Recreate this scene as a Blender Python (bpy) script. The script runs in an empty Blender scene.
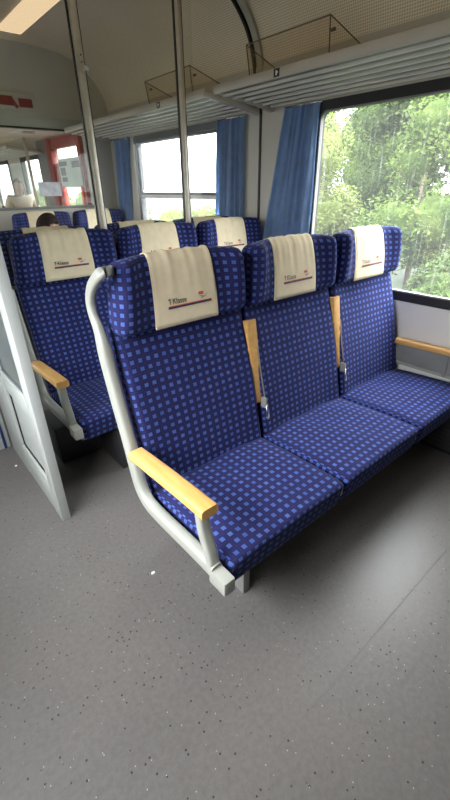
import bpy, bmesh, math, random
from mathutils import Vector, Matrix
random.seed(11)
sc = bpy.context.scene
COL = sc.collection
PI = math.pi

# ------------------------------------------------------------------ materials
def new_mat(name):
    m = bpy.data.materials.new(name); m.use_nodes = True
    nt = m.node_tree; nt.nodes.clear()
    out = nt.nodes.new('ShaderNodeOutputMaterial')
    return m, nt, out
def lk(nt, a, b): nt.links.new(a, b)
def principled(nt, out, col, rough=.5, metal=0, spec=.5):
    b = nt.nodes.new('ShaderNodeBsdfPrincipled')
    b.inputs['Base Color'].default_value = (*col, 1)
    b.inputs['Roughness'].default_value = rough
    b.inputs['Metallic'].default_value = metal
    b.inputs['Specular IOR Level'].default_value = spec
    lk(nt, b.outputs[0], out.inputs[0]); return b
def noise(nt, scale, detail=3, rough=.5, vec=None, coord='Object'):
    n = nt.nodes.new('ShaderNodeTexNoise'); n.inputs['Scale'].default_value = scale
    n.inputs['Detail'].default_value = detail; n.inputs['Roughness'].default_value = rough
    if vec is None:
        t = nt.nodes.new('ShaderNodeTexCoord'); vec = t.outputs[coord]
    lk(nt, vec, n.inputs['Vector']); return n
def ramp(nt, fac, stops):
    r = nt.nodes.new('ShaderNodeValToRGB'); e = r.color_ramp.elements
    while len(e) < len(stops): e.new(.5)
    for k, (p, c) in enumerate(stops):
        e[k].position = p; e[k].color = (*c, 1) if len(c) == 3 else c
    lk(nt, fac, r.inputs[0]); return r
def mathn(nt, op, a, b=None, c=None):
    n = nt.nodes.new('ShaderNodeMath'); n.operation = op
    for i, v in enumerate((a, b, c)):
        if v is None: continue
        if isinstance(v, (int, float)): n.inputs[i].default_value = v
        else: lk(nt, v, n.inputs[i])
    return n.outputs[0]
def mixc(nt, fac, a, b, mode='MIX'):
    n = nt.nodes.new('ShaderNodeMix'); n.data_type = 'RGBA'; n.blend_type = mode
    if isinstance(fac, (int, float)): n.inputs[0].default_value = fac
    else: lk(nt, fac, n.inputs[0])
    for i, v in ((6, a), (7, b)):
        if isinstance(v, tuple): n.inputs[i].default_value = (*v, 1)
        else: lk(nt, v, n.inputs[i])
    return n.outputs[2]
def bump(nt, b, h, dist=.002, strength=.5):
    n = nt.nodes.new('ShaderNodeBump'); n.inputs['Distance'].default_value = dist
    n.inputs['Strength'].default_value = strength
    lk(nt, h, n.inputs['Height']); lk(nt, n.outputs[0], b.inputs['Normal'])

def plain(name, col, rough=.5, metal=0, var=.12, scale=9, spec=.5):
    m, nt, out = new_mat(name)
    b = principled(nt, out, col, rough, metal, spec)
    n = noise(nt, scale, 4)
    lo = tuple(c*(1-var) for c in col); hi = tuple(min(1, c*(1+var)) for c in col)
    r = ramp(nt, n.outputs[0], [(.3, lo), (.7, hi)])
    lk(nt, r.outputs[0], b.inputs['Base Color'])
    return m

def fabric():
    m, nt, out = new_mat('blue_check_moquette')
    b = principled(nt, out, (.02, .03, .12), .95, 0, .15)
    uv = nt.nodes.new('ShaderNodeUVMap'); uv.uv_map = 'UVMap'
    wob = noise(nt, 30, 2, .5, uv.outputs[0])
    add = nt.nodes.new('ShaderNodeVectorMath'); add.operation = 'MULTIPLY_ADD'
    lk(nt, wob.outputs['Color'], add.inputs[0]); add.inputs[1].default_value = (.003,)*3
    lk(nt, uv.outputs[0], add.inputs[2])
    sc_ = nt.nodes.new('ShaderNodeVectorMath'); sc_.operation = 'SCALE'; sc_.inputs['Scale'].default_value = 1/.0355
    lk(nt, add.outputs[0], sc_.inputs[0])
    fr = nt.nodes.new('ShaderNodeVectorMath'); fr.operation = 'FRACTION'; lk(nt, sc_.outputs[0], fr.inputs[0])
    fl = nt.nodes.new('ShaderNodeVectorMath'); fl.operation = 'FLOOR'; lk(nt, sc_.outputs[0], fl.inputs[0])
    sep = nt.nodes.new('ShaderNodeSeparateXYZ'); lk(nt, fr.outputs[0], sep.inputs[0])
    dx = mathn(nt, 'ABSOLUTE', mathn(nt, 'SUBTRACT', sep.outputs[0], .5))
    dy = mathn(nt, 'ABSOLUTE', mathn(nt, 'SUBTRACT', sep.outputs[1], .5))
    d = mathn(nt, 'MAXIMUM', dx, dy)
    mr = nt.nodes.new('ShaderNodeMapRange'); mr.inputs[1].default_value = .262; mr.inputs[2].default_value = .205
    lk(nt, d, mr.inputs[0]); sq = mr.outputs[0]
    # faint woven lines crossing between the squares
    l = mathn(nt, 'MINIMUM', dx, dy)
    mr2 = nt.nodes.new('ShaderNodeMapRange'); mr2.inputs[1].default_value = .44; mr2.inputs[2].default_value = .49
    lk(nt, mathn(nt, 'MAXIMUM', dx, dy), mr2.inputs[0])
    wn = nt.nodes.new('ShaderNodeTexWhiteNoise'); wn.noise_dimensions = '2D'; lk(nt, fl.outputs[0], wn.inputs[0])
    sqc = mixc(nt, wn.outputs[0], (.040, .076, .265), (.066, .115, .345))
    fine = noise(nt, 900, 1, .5, uv.outputs[0])
    base = mixc(nt, fine.outputs[0], (.0085, .010, .048), (.017, .0175, .086))
    base = mixc(nt, mathn(nt, 'MULTIPLY', mr2.outputs[0], .55), base, (.032, .022, .085))
    c = mixc(nt, sq, base, sqc)
    big = noise(nt, 6, 3)
    c = mixc(nt, mathn(nt, 'MULTIPLY', big.outputs[0], .10), c, (.06, .075, .20))
    lk(nt, c, b.inputs['Base Color'])
    b.inputs['Sheen Weight'].default_value = .08; b.inputs['Sheen Roughness'].default_value = .4
    b.inputs['Sheen Tint'].default_value = (.6, .7, 1, 1)
    bump(nt, b, fine.outputs[0], .0008, .4)
    return m

def perforated(name, col, hole, pitch, rough=.6):
    m, nt, out = new_mat(name)
    b = principled(nt, out, col, rough)
    uv = nt.nodes.new('ShaderNodeUVMap'); uv.uv_map = 'UVMap'
    s = nt.nodes.new('ShaderNodeVectorMath'); s.operation = 'SCALE'; s.inputs['Scale'].default_value = 1/pitch
    lk(nt, uv.outputs[0], s.inputs[0])
    f = nt.nodes.new('ShaderNodeVectorMath'); f.operation = 'FRACTION'; lk(nt, s.outputs[0], f.inputs[0])
    dd = nt.nodes.new('ShaderNodeVectorMath'); dd.operation = 'DISTANCE'; lk(nt, f.outputs[0], dd.inputs[0]); dd.inputs[1].default_value = (.5, .5, 0)
    mr = nt.nodes.new('ShaderNodeMapRange'); mr.inputs[1].default_value = .38; mr.inputs[2].default_value = .28
    lk(nt, dd.outputs['Value'], mr.inputs[0])
    n = noise(nt, 3, 4)
    base = mixc(nt, n.outputs[0], tuple(c*.88 for c in col), tuple(c*1.1 for c in col))
    lk(nt, mixc(nt, mr.outputs[0], base, hole), b.inputs['Base Color'])
    return m

def floor_mat():
    m, nt, out = new_mat('speckled_vinyl')
    b = principled(nt, out, (.2, .19, .18), .42)
    t = nt.nodes.new('ShaderNodeTexCoord')
    big = noise(nt, 2.2, 5, .6, t.outputs['Object'])
    base = ramp(nt, big.outputs[0], [(.25, (.090, .085, .081)), (.75, (.126, .118, .113))]).outputs[0]
    med = noise(nt, 60, 3, .6, t.outputs['Object'])
    base = mixc(nt, .25, base, ramp(nt, med.outputs[0], [(.35, (.072, .068, .065)), (.65, (.165, .155, .148))]).outputs[0])
    def specks(scale, thr, seed, col, base, rad):
        v = nt.nodes.new('ShaderNodeTexVoronoi'); v.inputs['Scale'].default_value = scale; v.inputs['Randomness'].default_value = 1
        mp = nt.nodes.new('ShaderNodeMapping'); mp.inputs['Location'].default_value = (seed, seed*1.7, 0)
        lk(nt, t.outputs['Object'], mp.inputs[0]); lk(nt, mp.outputs[0], v.inputs['Vector'])
        sp = nt.nodes.new('ShaderNodeSeparateColor'); lk(nt, v.outputs['Color'], sp.inputs[0])
        near = mathn(nt, 'LESS_THAN', v.outputs['Distance'], rad)
        pick = mathn(nt, 'LESS_THAN', sp.outputs[0], thr)
        return mixc(nt, mathn(nt, 'MULTIPLY', near, pick), base, col)
    base = specks(56, .24, 3.1, (.012, .012, .013), base, .18)
    base = specks(70, .14, 9.7, (.34, .34, .33), base, .125)
    base = specks(120, .22, 5.3, (.09, .095, .11), base, .22)
    # worn dirty trails
    d = noise(nt, 1.1, 4, .6, t.outputs['Object'])
    base = mixc(nt, mathn(nt, 'MULTIPLY', ramp(nt, d.outputs[0], [(.5, (0, 0, 0)), (.75, (1, 1, 1))]).outputs[0], .22), base, (.09, .076, .066))
    lk(nt, base, b.inputs['Base Color'])
    rr = ramp(nt, med.outputs[0], [(.3, (.34,)*3), (.7, (.5,)*3)]); lk(nt, rr.outputs[0], b.inputs['Roughness'])
    bump(nt, b, med.outputs[0], .001, .25)
    return m

def wood(name, c1, c2):
    m, nt, out = new_mat(name)
    b = principled(nt, out, c1, .38)
    t = nt.nodes.new('ShaderNodeTexCoord')
    mp = nt.nodes.new('ShaderNodeMapping'); mp.inputs['Scale'].default_value = (60, 6, 60)
    lk(nt, t.outputs['Object'], mp.inputs[0])
    n = noise(nt, 1, 5, .6, mp.outputs[0])
    r = ramp(nt, n.outputs[0], [(.3, c2), (.65, c1)])
    lk(nt, r.outputs[0], b.inputs['Base Color']); return m

def glass(name, tint=(.95, .97, .97), haze=.0, hazecol=(.8, .85, .85), ior=1.5, boost=1.0, streaks=0):
    m, nt, out = new_mat(name)
    tr = nt.nodes.new('ShaderNodeBsdfTransparent'); tr.inputs[0].default_value = (*tint, 1)
    gl = nt.nodes.new('ShaderNodeBsdfGlossy'); gl.inputs['Roughness'].default_value = .015
    fr = nt.nodes.new('ShaderNodeFresnel'); fr.inputs[0].default_value = ior
    mx = nt.nodes.new('ShaderNodeMixShader')
    geo = nt.nodes.new('ShaderNodeNewGeometry')
    outer = mathn(nt, 'SUBTRACT', 1, geo.outputs['Backfacing'])        # one reflection per pane, from the face towards the viewer
    lk(nt, mathn(nt, 'MINIMUM', mathn(nt, 'MULTIPLY', mathn(nt, 'MULTIPLY', fr.outputs[0], boost), outer), .9), mx.inputs[0]); lk(nt, tr.outputs[0], mx.inputs[1]); lk(nt, gl.outputs[0], mx.inputs[2])
    last = mx.outputs[0]
    if haze or streaks:
        df = nt.nodes.new('ShaderNodeBsdfTranslucent'); df.inputs[0].default_value = (*hazecol, 1)
        m2 = nt.nodes.new('ShaderNodeMixShader')
        fac = haze
        if streaks:
            t = nt.nodes.new('ShaderNodeTexCoord'); mp = nt.nodes.new('ShaderNodeMapping')
            mp.inputs['Rotation'].default_value = (.12, 0, 0); mp.inputs['Scale'].default_value = (1, 70, 4)
            lk(nt, t.outputs['Object'], mp.inputs[0])
            n = noise(nt, 1, 2, .5, mp.outputs[0])
            r = ramp(nt, n.outputs[0], [(.58, (0, 0, 0)), (.78, (1, 1, 1))])
            fac = mathn(nt, 'MULTIPLY_ADD', r.outputs[0], streaks, haze)
            lk(nt, fac, m2.inputs[0])
        else: m2.inputs[0].default_value = fac
        lk(nt, last, m2.inputs[1]); lk(nt, df.outputs[0], m2.inputs[2]); last = m2.outputs[0]
    lk(nt, last, out.inputs[0]); return m

def cloth(name, col, transl=.3, var=.1, scale=40):
    m, nt, out = new_mat(name)
    b = principled(nt, out, col, .9, 0, .1)
    n = noise(nt, scale, 3); lo = tuple(c*(1-var) for c in col); hi = tuple(min(1, c*(1+var)) for c in col)
    r = ramp(nt, n.outputs[0], [(.3, lo), (.7, hi)]); lk(nt, r.outputs[0], b.inputs['Base Color'])
    if transl:
        tl = nt.nodes.new('ShaderNodeBsdfTranslucent'); lk(nt, r.outputs[0], tl.inputs[0])
        mx = nt.nodes.new('ShaderNodeMixShader'); mx.inputs[0].default_value = transl
        lk(nt, b.outputs[0], mx.inputs[1]); lk(nt, tl.outputs[0], mx.inputs[2]); lk(nt, mx.outputs[0], out.inputs[0])
    return m

def leaf_mat(name, c1, c2):
    m, nt, out = new_mat(name)
    n = noise(nt, 1.6, 6, .7)
    r = ramp(nt, n.outputs[0], [(.32, c1), (.62, c2)])
    df = nt.nodes.new('ShaderNodeBsdfDiffuse'); tl = nt.nodes.new('ShaderNodeBsdfTranslucent')
    lk(nt, r.outputs[0], df.inputs[0]); lk(nt, r.outputs[0], tl.inputs[0])
    mx = nt.nodes.new('ShaderNodeMixShader'); mx.inputs[0].default_value = .4
    lk(nt, df.outputs[0], mx.inputs[1]); lk(nt, tl.outputs[0], mx.inputs[2]); lk(nt, mx.outputs[0], out.inputs[0]); return m

def emit(name, col, strength):
    m, nt, out = new_mat(name)
    e = nt.nodes.new('ShaderNodeEmission'); e.inputs[0].default_value = (*col, 1); e.inputs[1].default_value = strength
    lk(nt, e.outputs[0], out.inputs[0]); return m

M = dict(
    fabric=fabric(),
    cover=cloth('cream_cover', (.82, .71, .50), .08, .05, 25),
    frame=plain('light_grey_paint', (.29, .30, .265), .38, 0, .06, 5),
    wood=wood('beech_lacquer', (.66, .38, .13), (.55, .29, .08)),
    steel=plain('brushed_steel', (.60, .55, .46), .36, .4, .08, 20),
    chrome=plain('bright_steel', (.7, .7, .7), .2, 1, .05, 20),
    legm=plain('leg_grey', (.20, .20, .19), .45, 0, .1),
    shell=plain('seat_back_shell', (.10, .10, .11), .6, 0, .1),
    dark=plain('dark_grey_metal', (.028, .028, .030), .55, 0, .2),
    rubber=plain('black_rubber', (.006, .006, .0065), .5, 0, .2),
    wall=plain('cream_grey_wall', (.50, .48, .42), .5, 0, .04, 2),
    lowwall=plain('pale_grey_wall', (.68, .66, .62), .5, 0, .04, 2),
    part=plain('partition_grey', (.335, .36, .342), .4, 0, .05, 3),
    partdk=plain('partition_front_grey', (.34, .36, .345), .42, 0, .05, 3),
    bulk=plain('bulkhead_grey', (.56, .57, .51), .5, 0, .06, 2),
    bulkband=plain('bulkhead_band', (.48, .52, .47), .5, 0, .05, 2),
    ceil=perforated('perforated_ceiling', (.84, .76, .61), (.52, .455, .35), .0135),
    ring=plain('ceiling_rib', (.36, .36, .31), .45, 0, .06),
    rack=plain('rack_grey', (.40, .375, .33), .4, 0, .06, 4),
    slat=plain('rack_aluminium', (.62, .60, .55), .35, .1, .04, 8),
    winmetal=plain('window_frame_metal', (.10, .107, .115), .5, .1, .08),
    floor=floor_mat(),
    seam=plain('floor_seam', (.11, .105, .10), .6),
    glass=glass('window_glass', (.97, .98, .97), .012, (.85, .9, .85), 1.5, 1.0, .03),
    glass_b=glass('clear_window_glass', (.97, .98, .98), .02, (.9, .95, .95), 1.5, 1.0),
    screen=glass('screen_glass', (.97, .975, .96), .006, (.8, .82, .8), 1.45, .8),
    bulkglass=glass('bulkhead_glass', (.90, .91, .89), .01, (.75, .8, .78), 1.5, .9),
    acryl=glass('smoky_acrylic', (.97, .94, .89), .03, (.75, .65, .5), 1.45, .8),
    acrylpane=glass('hazy_acrylic', (.80, .84, .84), .30, (.75, .82, .82), 1.45, 1.0),
    shieldm=glass('clear_shield', (.84, .88, .88), .06, (.75, .82, .82), 1.45, 1.0),
    acryledge=plain('acrylic_edge', (.13, .095, .06), .4),
    curtain=cloth('blue_curtain', (.40, .56, .80), .62, .10, 14),
    red=plain('red_paint', (.26, .030, .020), .4),
    brightred=plain('bright_red_rail', (.75, .06, .03), .35),
    black=plain('black_print', (.02, .02, .022), .6),
    navy=plain('navy_print', (.03, .03, .10), .6),
    orange=plain('red_print', (.60, .12, .05), .6),
    greyprint=plain('grey_print', (.18, .18, .2), .6),
    white=plain('white_paper', (.75, .75, .73), .7),
    paper=plain('tinted_paper', (.74, .74, .80), .7, 0, .22, 14),
    notice=plain('notice_grey_green', (.40, .50, .44), .6, 0, .05),
    picture=plain('notice_picture', (.04, .045, .045), .6, 0, .6, 30),
    blue=plain('blue_edging', (.012, .02, .10), .5),
    vest=plain('vestibule_grey', (.17, .165, .17), .5),
    vestceil=plain('vestibule_ceiling', (.68, .63, .58), .5, 0, .05),
    skin=plain('skin', (.55, .33, .24), .55, 0, .06),
    hair=plain('dark_hair', (.016, .007, .005), .75, 0, .3, 60, .15),
    hairlight=plain('brown_hair', (.22, .14, .08), .5, 0, .3, 60),
    jacket=cloth('dark_jacket', (.03, .03, .035), 0), shirt=cloth('pale_jacket', (.50, .44, .36), 0),
    trousers=cloth('dark_trousers', (.03, .035, .06), 0), shoe=plain('shoe_black', (.02, .02, .02), .5),
    eyew=plain('eye_white', (.7, .7, .68), .3), lip=plain('lip', (.40, .16, .13), .5),
    bark=plain('bark', (.09, .065, .045), .9, 0, .3),
    grass=plain('embankment_grass', (.014, .022, .009), .95, 0, .4, 2),
    leafA=leaf_mat('leaf_bright', (.015, .032, .010), (.088, .122, .036)),
    leafB=leaf_mat('leaf_mid', (.012, .024, .010), (.062, .088, .034)),
    leafD=leaf_mat('leaf_lime', (.04, .06, .012), (.13, .16, .035)),
    leafC=leaf_mat('leaf_yellow', (.05, .07, .02), (.17, .20, .07)),
    fence=plain('fence_grey', (.40, .40, .40), .6),
    lamp=emit('lamp_diffuser', (1, .74, .46), .115),
    lamphouse=plain('lamp_housing', (.42, .36, .28), .5),
)

# ------------------------------------------------------------------ mesh helpers
class MB:
    def __init__(s): s.v = []; s.f = []; s.uv = []; s.mi = []
    def add(s, verts, faces, uvs=None, mi=0):
        o = len(s.v); s.v += [tuple(v) for v in verts]
        for k, f in enumerate(faces):
            s.f.append([i+o for i in f]); s.uv.append(uvs[k] if uvs else [(0, 0)]*len(f)); s.mi.append(mi)
        return s
    def box(s, x0, x1, y0, y1, z0, z1, mi=0):
        v = [(x, y, z) for x in (x0, x1) for y in (y0, y1) for z in (z0, z1)]
        f = [(0, 1, 3, 2), (4, 6, 7, 5), (0, 4, 5, 1), (2, 3, 7, 6), (0, 2, 6, 4), (1, 5, 7, 3)]
        uvs = []
        for fc in f:
            n = (Vector(v[fc[1]])-Vector(v[fc[0]])).cross(Vector(v[fc[2]])-Vector(v[fc[0]]))
            a = max(range(3), key=lambda i: abs(n[i]))
            ij = [(1, 2), (0, 2), (0, 1)][a]
            uvs.append([(v[i][ij[0]], v[i][ij[1]]) for i in fc])
        return s.add(v, f, uvs, mi)
    def sweep(s, path, prof, up=(0, 0, 1), cap=True, closed=False, mi=0, wide=None):
        # prof: list of (a,b): a along side = tangent x up, b along the corrected up
        P = [Vector(p) for p in path]; n = len(P); rings = []
        for i in range(n):
            if closed: t = P[(i+1) % n]-P[i-1]
            else: t = P[min(i+1, n-1)]-P[max(i-1, 0)]
            t.normalize(); u = Vector(up); side = t.cross(u)
            if side.length < 1e-6: side = t.cross(Vector((0, 1, 0)))
            side.normalize(); u2 = side.cross(t)
            k = wide[i] if wide else 1.0
            rings.append([P[i]+side*a*k+u2*b*k for a, b in prof])
        m = len(prof); v = [p for r in rings for p in r]; f = []
        for i in range(n if closed else n-1):
            j = (i+1) % n
            for q in range(m):
                r = (q+1) % m; f.append((i*m+q, i*m+r, j*m+r, j*m+q))
        if cap and not closed: f += [tuple(range(m))[::-1], tuple((n-1)*m+q for q in range(m))]
        return s.add(v, f, None, mi)
    def tube(s, path, r, n=12, up=(0, 0, 1), mi=0):
        return s.sweep(path, [(r*math.cos(2*PI*k/n), r*math.sin(2*PI*k/n)) for k in range(n)], up, mi=mi)
    def build(s, name, mats, parent=None, smooth=False, bevel=0, loc=None, angle=None):
        me = bpy.data.meshes.new(name); me.from_pydata(s.v, [], s.f)
        uvl = me.uv_layers.new(name='UVMap')
        k = 0
        for poly, u, mi in zip(me.polygons, s.uv, s.mi):
            poly.material_index = mi
            for c in u: uvl.data[k].uv = c; k += 1
        for m in (mats if isinstance(mats, (list, tuple)) else [mats]): me.materials.append(m)
        bm = bmesh.new(); bm.from_mesh(me); bmesh.ops.recalc_face_normals(bm, faces=bm.faces)
        if bevel:
            es = [e for e in bm.edges if len(e.link_faces) == 2 and e.calc_face_angle(0) > .5]
            bmesh.ops.bevel(bm, geom=es, offset=bevel, segments=2, profile=.6, affect='EDGES', clamp_overlap=True)
        bm.to_mesh(me); bm.free()
        if smooth:
            me.shade_smooth()
            if angle: me.set_sharp_from_angle(angle=angle)
        elif bevel:
            me.shade_smooth(); me.set_sharp_from_angle(angle=.7)
        ob = bpy.data.objects.new(name, me); COL.objects.link(ob)
        if parent: ob.parent = parent
        if loc: ob.location = loc
        return ob
def rrect(w, h, r, n=4):
    out = []
    for cx, cy, a0 in ((w/2-r, h/2-r, 0), (-w/2+r, h/2-r, 90), (-w/2+r, -h/2+r, 180), (w/2-r, -h/2+r, 270)):
        for k in range(n+1):
            a = math.radians(a0+90*k/n); out.append((cx+r*math.cos(a), cy+r*math.sin(a)))
    return out
def smooth_path(P, n=6):
    P = [Vector(p) for p in P]; out = []
    for i in range(len(P)-1):
        p0 = P[max(i-1, 0)]; p1 = P[i]; p2 = P[i+1]; p3 = P[min(i+2, len(P)-1)]
        for k in range(n):
            t = k/n
            out.append(.5*((2*p1)+(p2-p0)*t+(2*p0-5*p1+4*p2-p3)*t*t+(3*p1-p0-3*p2+p3)*t**3))
    out.append(P[-1]); return out
def rbox(sx, sy, sz, r, n=(8, 6, 8)):
    """rounded box, centred; returns verts, faces"""
    def ax(s, k):
        h = s/2; e = [-h, -h+.25*r, -h+.6*r, -h+r]
        inner = [-h+r+(s-2*r)*i/k for i in range(1, k)]
        return e+inner+[-a for a in e[::-1]]
    A = [ax(s, k) for s, k in zip((sx, sy, sz), n)]
    idx = {}; V = []; F = []
    half = (sx/2, sy/2, sz/2)
    def vid(i, j, k):
        key = (i, j, k)
        if key not in idx:
            p = Vector((A[0][i], A[1][j], A[2][k]))
            q = Vector([max(-h+r, min(h-r, c)) for c, h in zip(p, half)]); d = p-q
            if d.length > 1e-9: p = q+d.normalized()*r
            idx[key] = len(V); V.append(p)
        return idx[key]
    L = [len(a)-1 for a in A]
    for a in range(3):
        b, c = [(1, 2), (0, 2), (0, 1)][a]
        for e in (0, L[a]):
            for i in range(L[b]):
                for j in range(L[c]):
                    q = []
                    for di, dj in ((0, 0), (1, 0), (1, 1), (0, 1)):
                        t = [0, 0, 0]; t[a] = e; t[b] = i+di; t[c] = j+dj; q.append(vid(*t))
                    F.append(q)
    return V, F

# ------------------------------------------------------------------ object helpers
def tag(o, label=None, cat=None, group=None, kind=None):
    if label: o['label'] = label
    if cat: o['category'] = cat
    if group: o['group'] = group
    if kind: o['kind'] = kind
    return o
def thing(name, label, cat, loc=(0, 0, 0), rz=0, group=None):
    o = bpy.data.objects.new(name, None); COL.objects.link(o); o.empty_display_size = .1
    o.location = loc; o.rotation_euler = (0, 0, rz)
    return tag(o, label, cat, group)
def kids(o): return [c for c in bpy.data.objects if c.parent == o]
def copy_tree(o, parent=None):
    c = o.copy(); COL.objects.link(c)
    if parent: c.parent = parent
    for ch in kids(o): copy_tree(ch, c)
    return c
def struct(o): o['kind'] = 'structure'; return o

XW = 1.92           # inner face of the window wall
W = .6275           # seat pitch
Y_END = 4.25        # saloon end bulkhead
XL = -1.06

# ------------------------------------------------------------------ text meshes
_tm = {}
def text_geo(s, size):
    if (s, size) in _tm: return _tm[(s, size)]
    cu = bpy.data.curves.new('text', 'FONT'); cu.body = s; cu.size = size; cu.resolution_u = 3; cu.offset = .0002
    ob = bpy.data.objects.new('text', cu); COL.objects.link(ob)
    dg = bpy.context.evaluated_depsgraph_get(); me = bpy.data.meshes.new_from_object(ob.evaluated_get(dg))
    g = ([tuple(v.co) for v in me.vertices], [tuple(p.vertices) for p in me.polygons])
    bpy.data.objects.remove(ob); bpy.data.curves.remove(cu); bpy.data.meshes.remove(me)
    _tm[(s, size)] = g; return g

# ------------------------------------------------------------------ the seat
HW = W-.024          # upholstery width
def back_map(u, t, v):
    """u across, t depth from the front, v along the height 0..1.. -> local seat coords"""
    y = .475+(.655-.475)*v-.016*math.sin(PI*min(max(v, 0), 1)); z = .36+.68*v
    n = Vector((0, .967, -.256))
    side = max(0, (abs(u)-.17)/.13)
    front = max(0, 1-t/.06)
    groove = .005*math.exp(-((v-.60-.06*(u/.3)**2)/.012)**2)+.003*math.exp(-((v-.57-.02*math.sin(u*9))/.02)**2)
    p = Vector((W/2+u*1.012+.003, y, z))+n*t
    p += n*(-.012*min(side, 1)*front+groove*front)
    p.x += 0
    return p
H_H = .265; H_T = .105
def head_map(u, t, v):
    """headrest: v 0..H_H metres up, t 0..H_T from the front"""
    k = v/H_H; au = abs(u)/(HW/2)
    wing = math.exp(-((au-.86)/.17)**2)*(.016+.040*k)
    front = max(0, 1-t/H_T)
    bulge = .010*math.sin(PI*min(max(k, 0), 1))
    base = Vector((W/2-.0013+.010*k+u*(1.0126-.06*k), .592+.052*k, .995+v*.985))
    back = max(0, t)/H_T
    base.y += t*(1-.12*back)*(1-.42*min(1, max(0, k))**2)-(wing+bulge)*front
    base.z -= .012*au**3*max(0, k-.6)/.4
    return base

def uv_for(V, F, mode):
    out = []; ymin = min(v.y for v in V)
    for f in F:
        n = (V[f[1]]-V[f[0]]).cross(V[f[2]]-V[f[0]])
        if n.length < 1e-12: n = (V[f[2]]-V[f[0]]).cross(V[f[3]]-V[f[0]])
        a = max(range(3), key=lambda i: abs(n[i]))
        q = []
        for i in f:
            x, y, z = V[i]
            if mode == 'up':       # x across, y depth, z height
                t = y-ymin
                if a < 2: q.append((x-t if x < 0 else x+t, z*1.17))
                else: q.append((x, (z+y)*1.17))
            else:                  # cushion
                if a == 0: q.append((y+.01, z))
                else: q.append((x, y+z))
        out.append(q)
    return out

def cushion_mesh():
    L = .52; T = .138
    V, F = rbox(HW+.010, L, T, .026, (12, 10, 3))
    uv = uv_for(V, F, 'cush'); mb = MB(); P = []
    for p in V:
        y = p.y+L/2; z = p.z+.41-T/2; u = p.x/(HW/2)
        top = max(0, (p.z+T/2)/T)
        z += top*(-.014*(y/L)-.006*abs(u)**3+.008*math.sin(PI*min(max(y/L, 0), 1)))
        z += top*(-.005*math.exp(-(((y-.33)/.02)**2+(u-.15)**2*4))+.004*math.sin(u*7+y*11)*.5)
        y2 = y+(.022*(1-(p.z+T/2)/T) if y < .12 else 0)
        z += (1-top)*max(0, y-.08)*.08
        P.append((W/2+p.x, y2-.004, z))
    return mb.add(P, F, uv)
def backrest_mesh():
    H = .68; T = .085
    V, F = rbox(HW, T, H, .03, (12, 3, 40))
    uv = uv_for(V, F, 'up'); mb = MB()
    return mb.add([back_map(p.x, p.y+T/2, (p.z+H/2)/H) for p in V], F, uv)
def headrest_mesh():
    V, F = rbox(HW, H_T, H_H, .038, (28, 3, 10))
    N_ = 120; us = [-HW/2+HW*i/N_ for i in range(N_+1)]; acc = [0]
    for a, b in zip(us[:-1], us[1:]): acc.append(acc[-1]+(head_map(a, 0, H_H*.55)-head_map(b, 0, H_H*.55)).length)
    def arc(x):
        t = min(max((x+HW/2)/HW, 0), 1)*N_; i = min(int(t), N_-1); return acc[i]+(acc[i+1]-acc[i])*(t-i)-acc[-1]/2
    V2 = [Vector((arc(p.x) if abs(p.x) < HW/2-1e-6 else arc(p.x), p.y, p.z)) for p in V]
    uv = uv_for(V2, F, 'up'); mb = MB()
    return mb.add([head_map(p.x, p.y+H_T/2, p.z+H_H/2) for p in V], F, uv)
def cover_mesh(seed):
    rnd = random.Random(seed); ph = [rnd.uniform(0, 6) for _ in range(6)]
    r = .038; o = .005; path = []
    for k in range(13): path.append((-o, .006+(H_H-r-.006)*k/12))
    for k in range(1, 8):
        a = PI/2*k/8; path.append((r-(r+o)*math.cos(a), H_H-r+(r+o)*math.sin(a)))
    path.append((r, H_H+o)); path.append((H_T-r, H_H+o))
    for k in range(1, 6):
        a = PI/2*k/5; path.append((H_T-r+(r+o)*math.sin(a), H_H-r+(r+o)*math.cos(a)))
    path.append((H_T+o, .10))
    nu = 48; hw = .145; outer = []; 
    for i in range(nu+1):
        u = -hw+2*hw*i/nu
        for (t, v) in path:
            k = min(1, max(0, (v-.10)/.14)); 
            wr = (.0016*math.sin(u*95+ph[0])+.0014*math.sin(u*57+ph[1])+.001*math.sin(u*160+ph[2]))*k
            tt = t-wr if t < .03 else t
            vv = v+(wr if t >= 0 else 0)
            edge = .0035*min(1, max(0, (abs(u)-hw+.012)/.012))
            outer.append(head_map(u*(1+.02*(1-k))-.009, tt+edge, vv))
    m = len(path); F = []
    inner = []
    for i in range(nu+1):
        u = -hw+2*hw*i/nu
        for (t, v) in path:
            # an inner skin 2.5 mm closer to the upholstery
            ti = t+.0025 if t < .02 else (t-.0025 if t > H_T-.02 else t)
            vi = v-.0025 if v > H_H-.01 else v
            inner.append(head_map(u-.009, ti, vi))
    N = len(outer); V = outer+inner
    for i in range(nu):
        for j in range(m-1):
            a = i*m+j; F.append((a, a+m, a+m+1, a+1)); F.append((N+a, N+a+1, N+a+m+1, N+a+m))
    for j in range(m-1):
        F.append((j, j+1, N+j+1, N+j)); a = nu*m+j; F.append((a, N+a, N+a+1, a+1))
    for i in range(nu):
        a = i*m; F.append((a, N+a, N+a+m, a+m)); a = i*m+m-1; F.append((a, a+m, N+a+m, N+a))
    return MB().add(V, F)
def flat_on_head(mb, verts, faces, u0, v0, off=-.0095, mi=0, depth=.0012):
    n = len(verts)
    fr = [head_map(u0+x-.008, off, v0+y) for x, y in [(p[0], p[1]) for p in verts]]
    bk = [head_map(u0+x-.008, off+depth, v0+y) for x, y in [(p[0], p[1]) for p in verts]]
    mb.add(fr, faces, None, mi)
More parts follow.
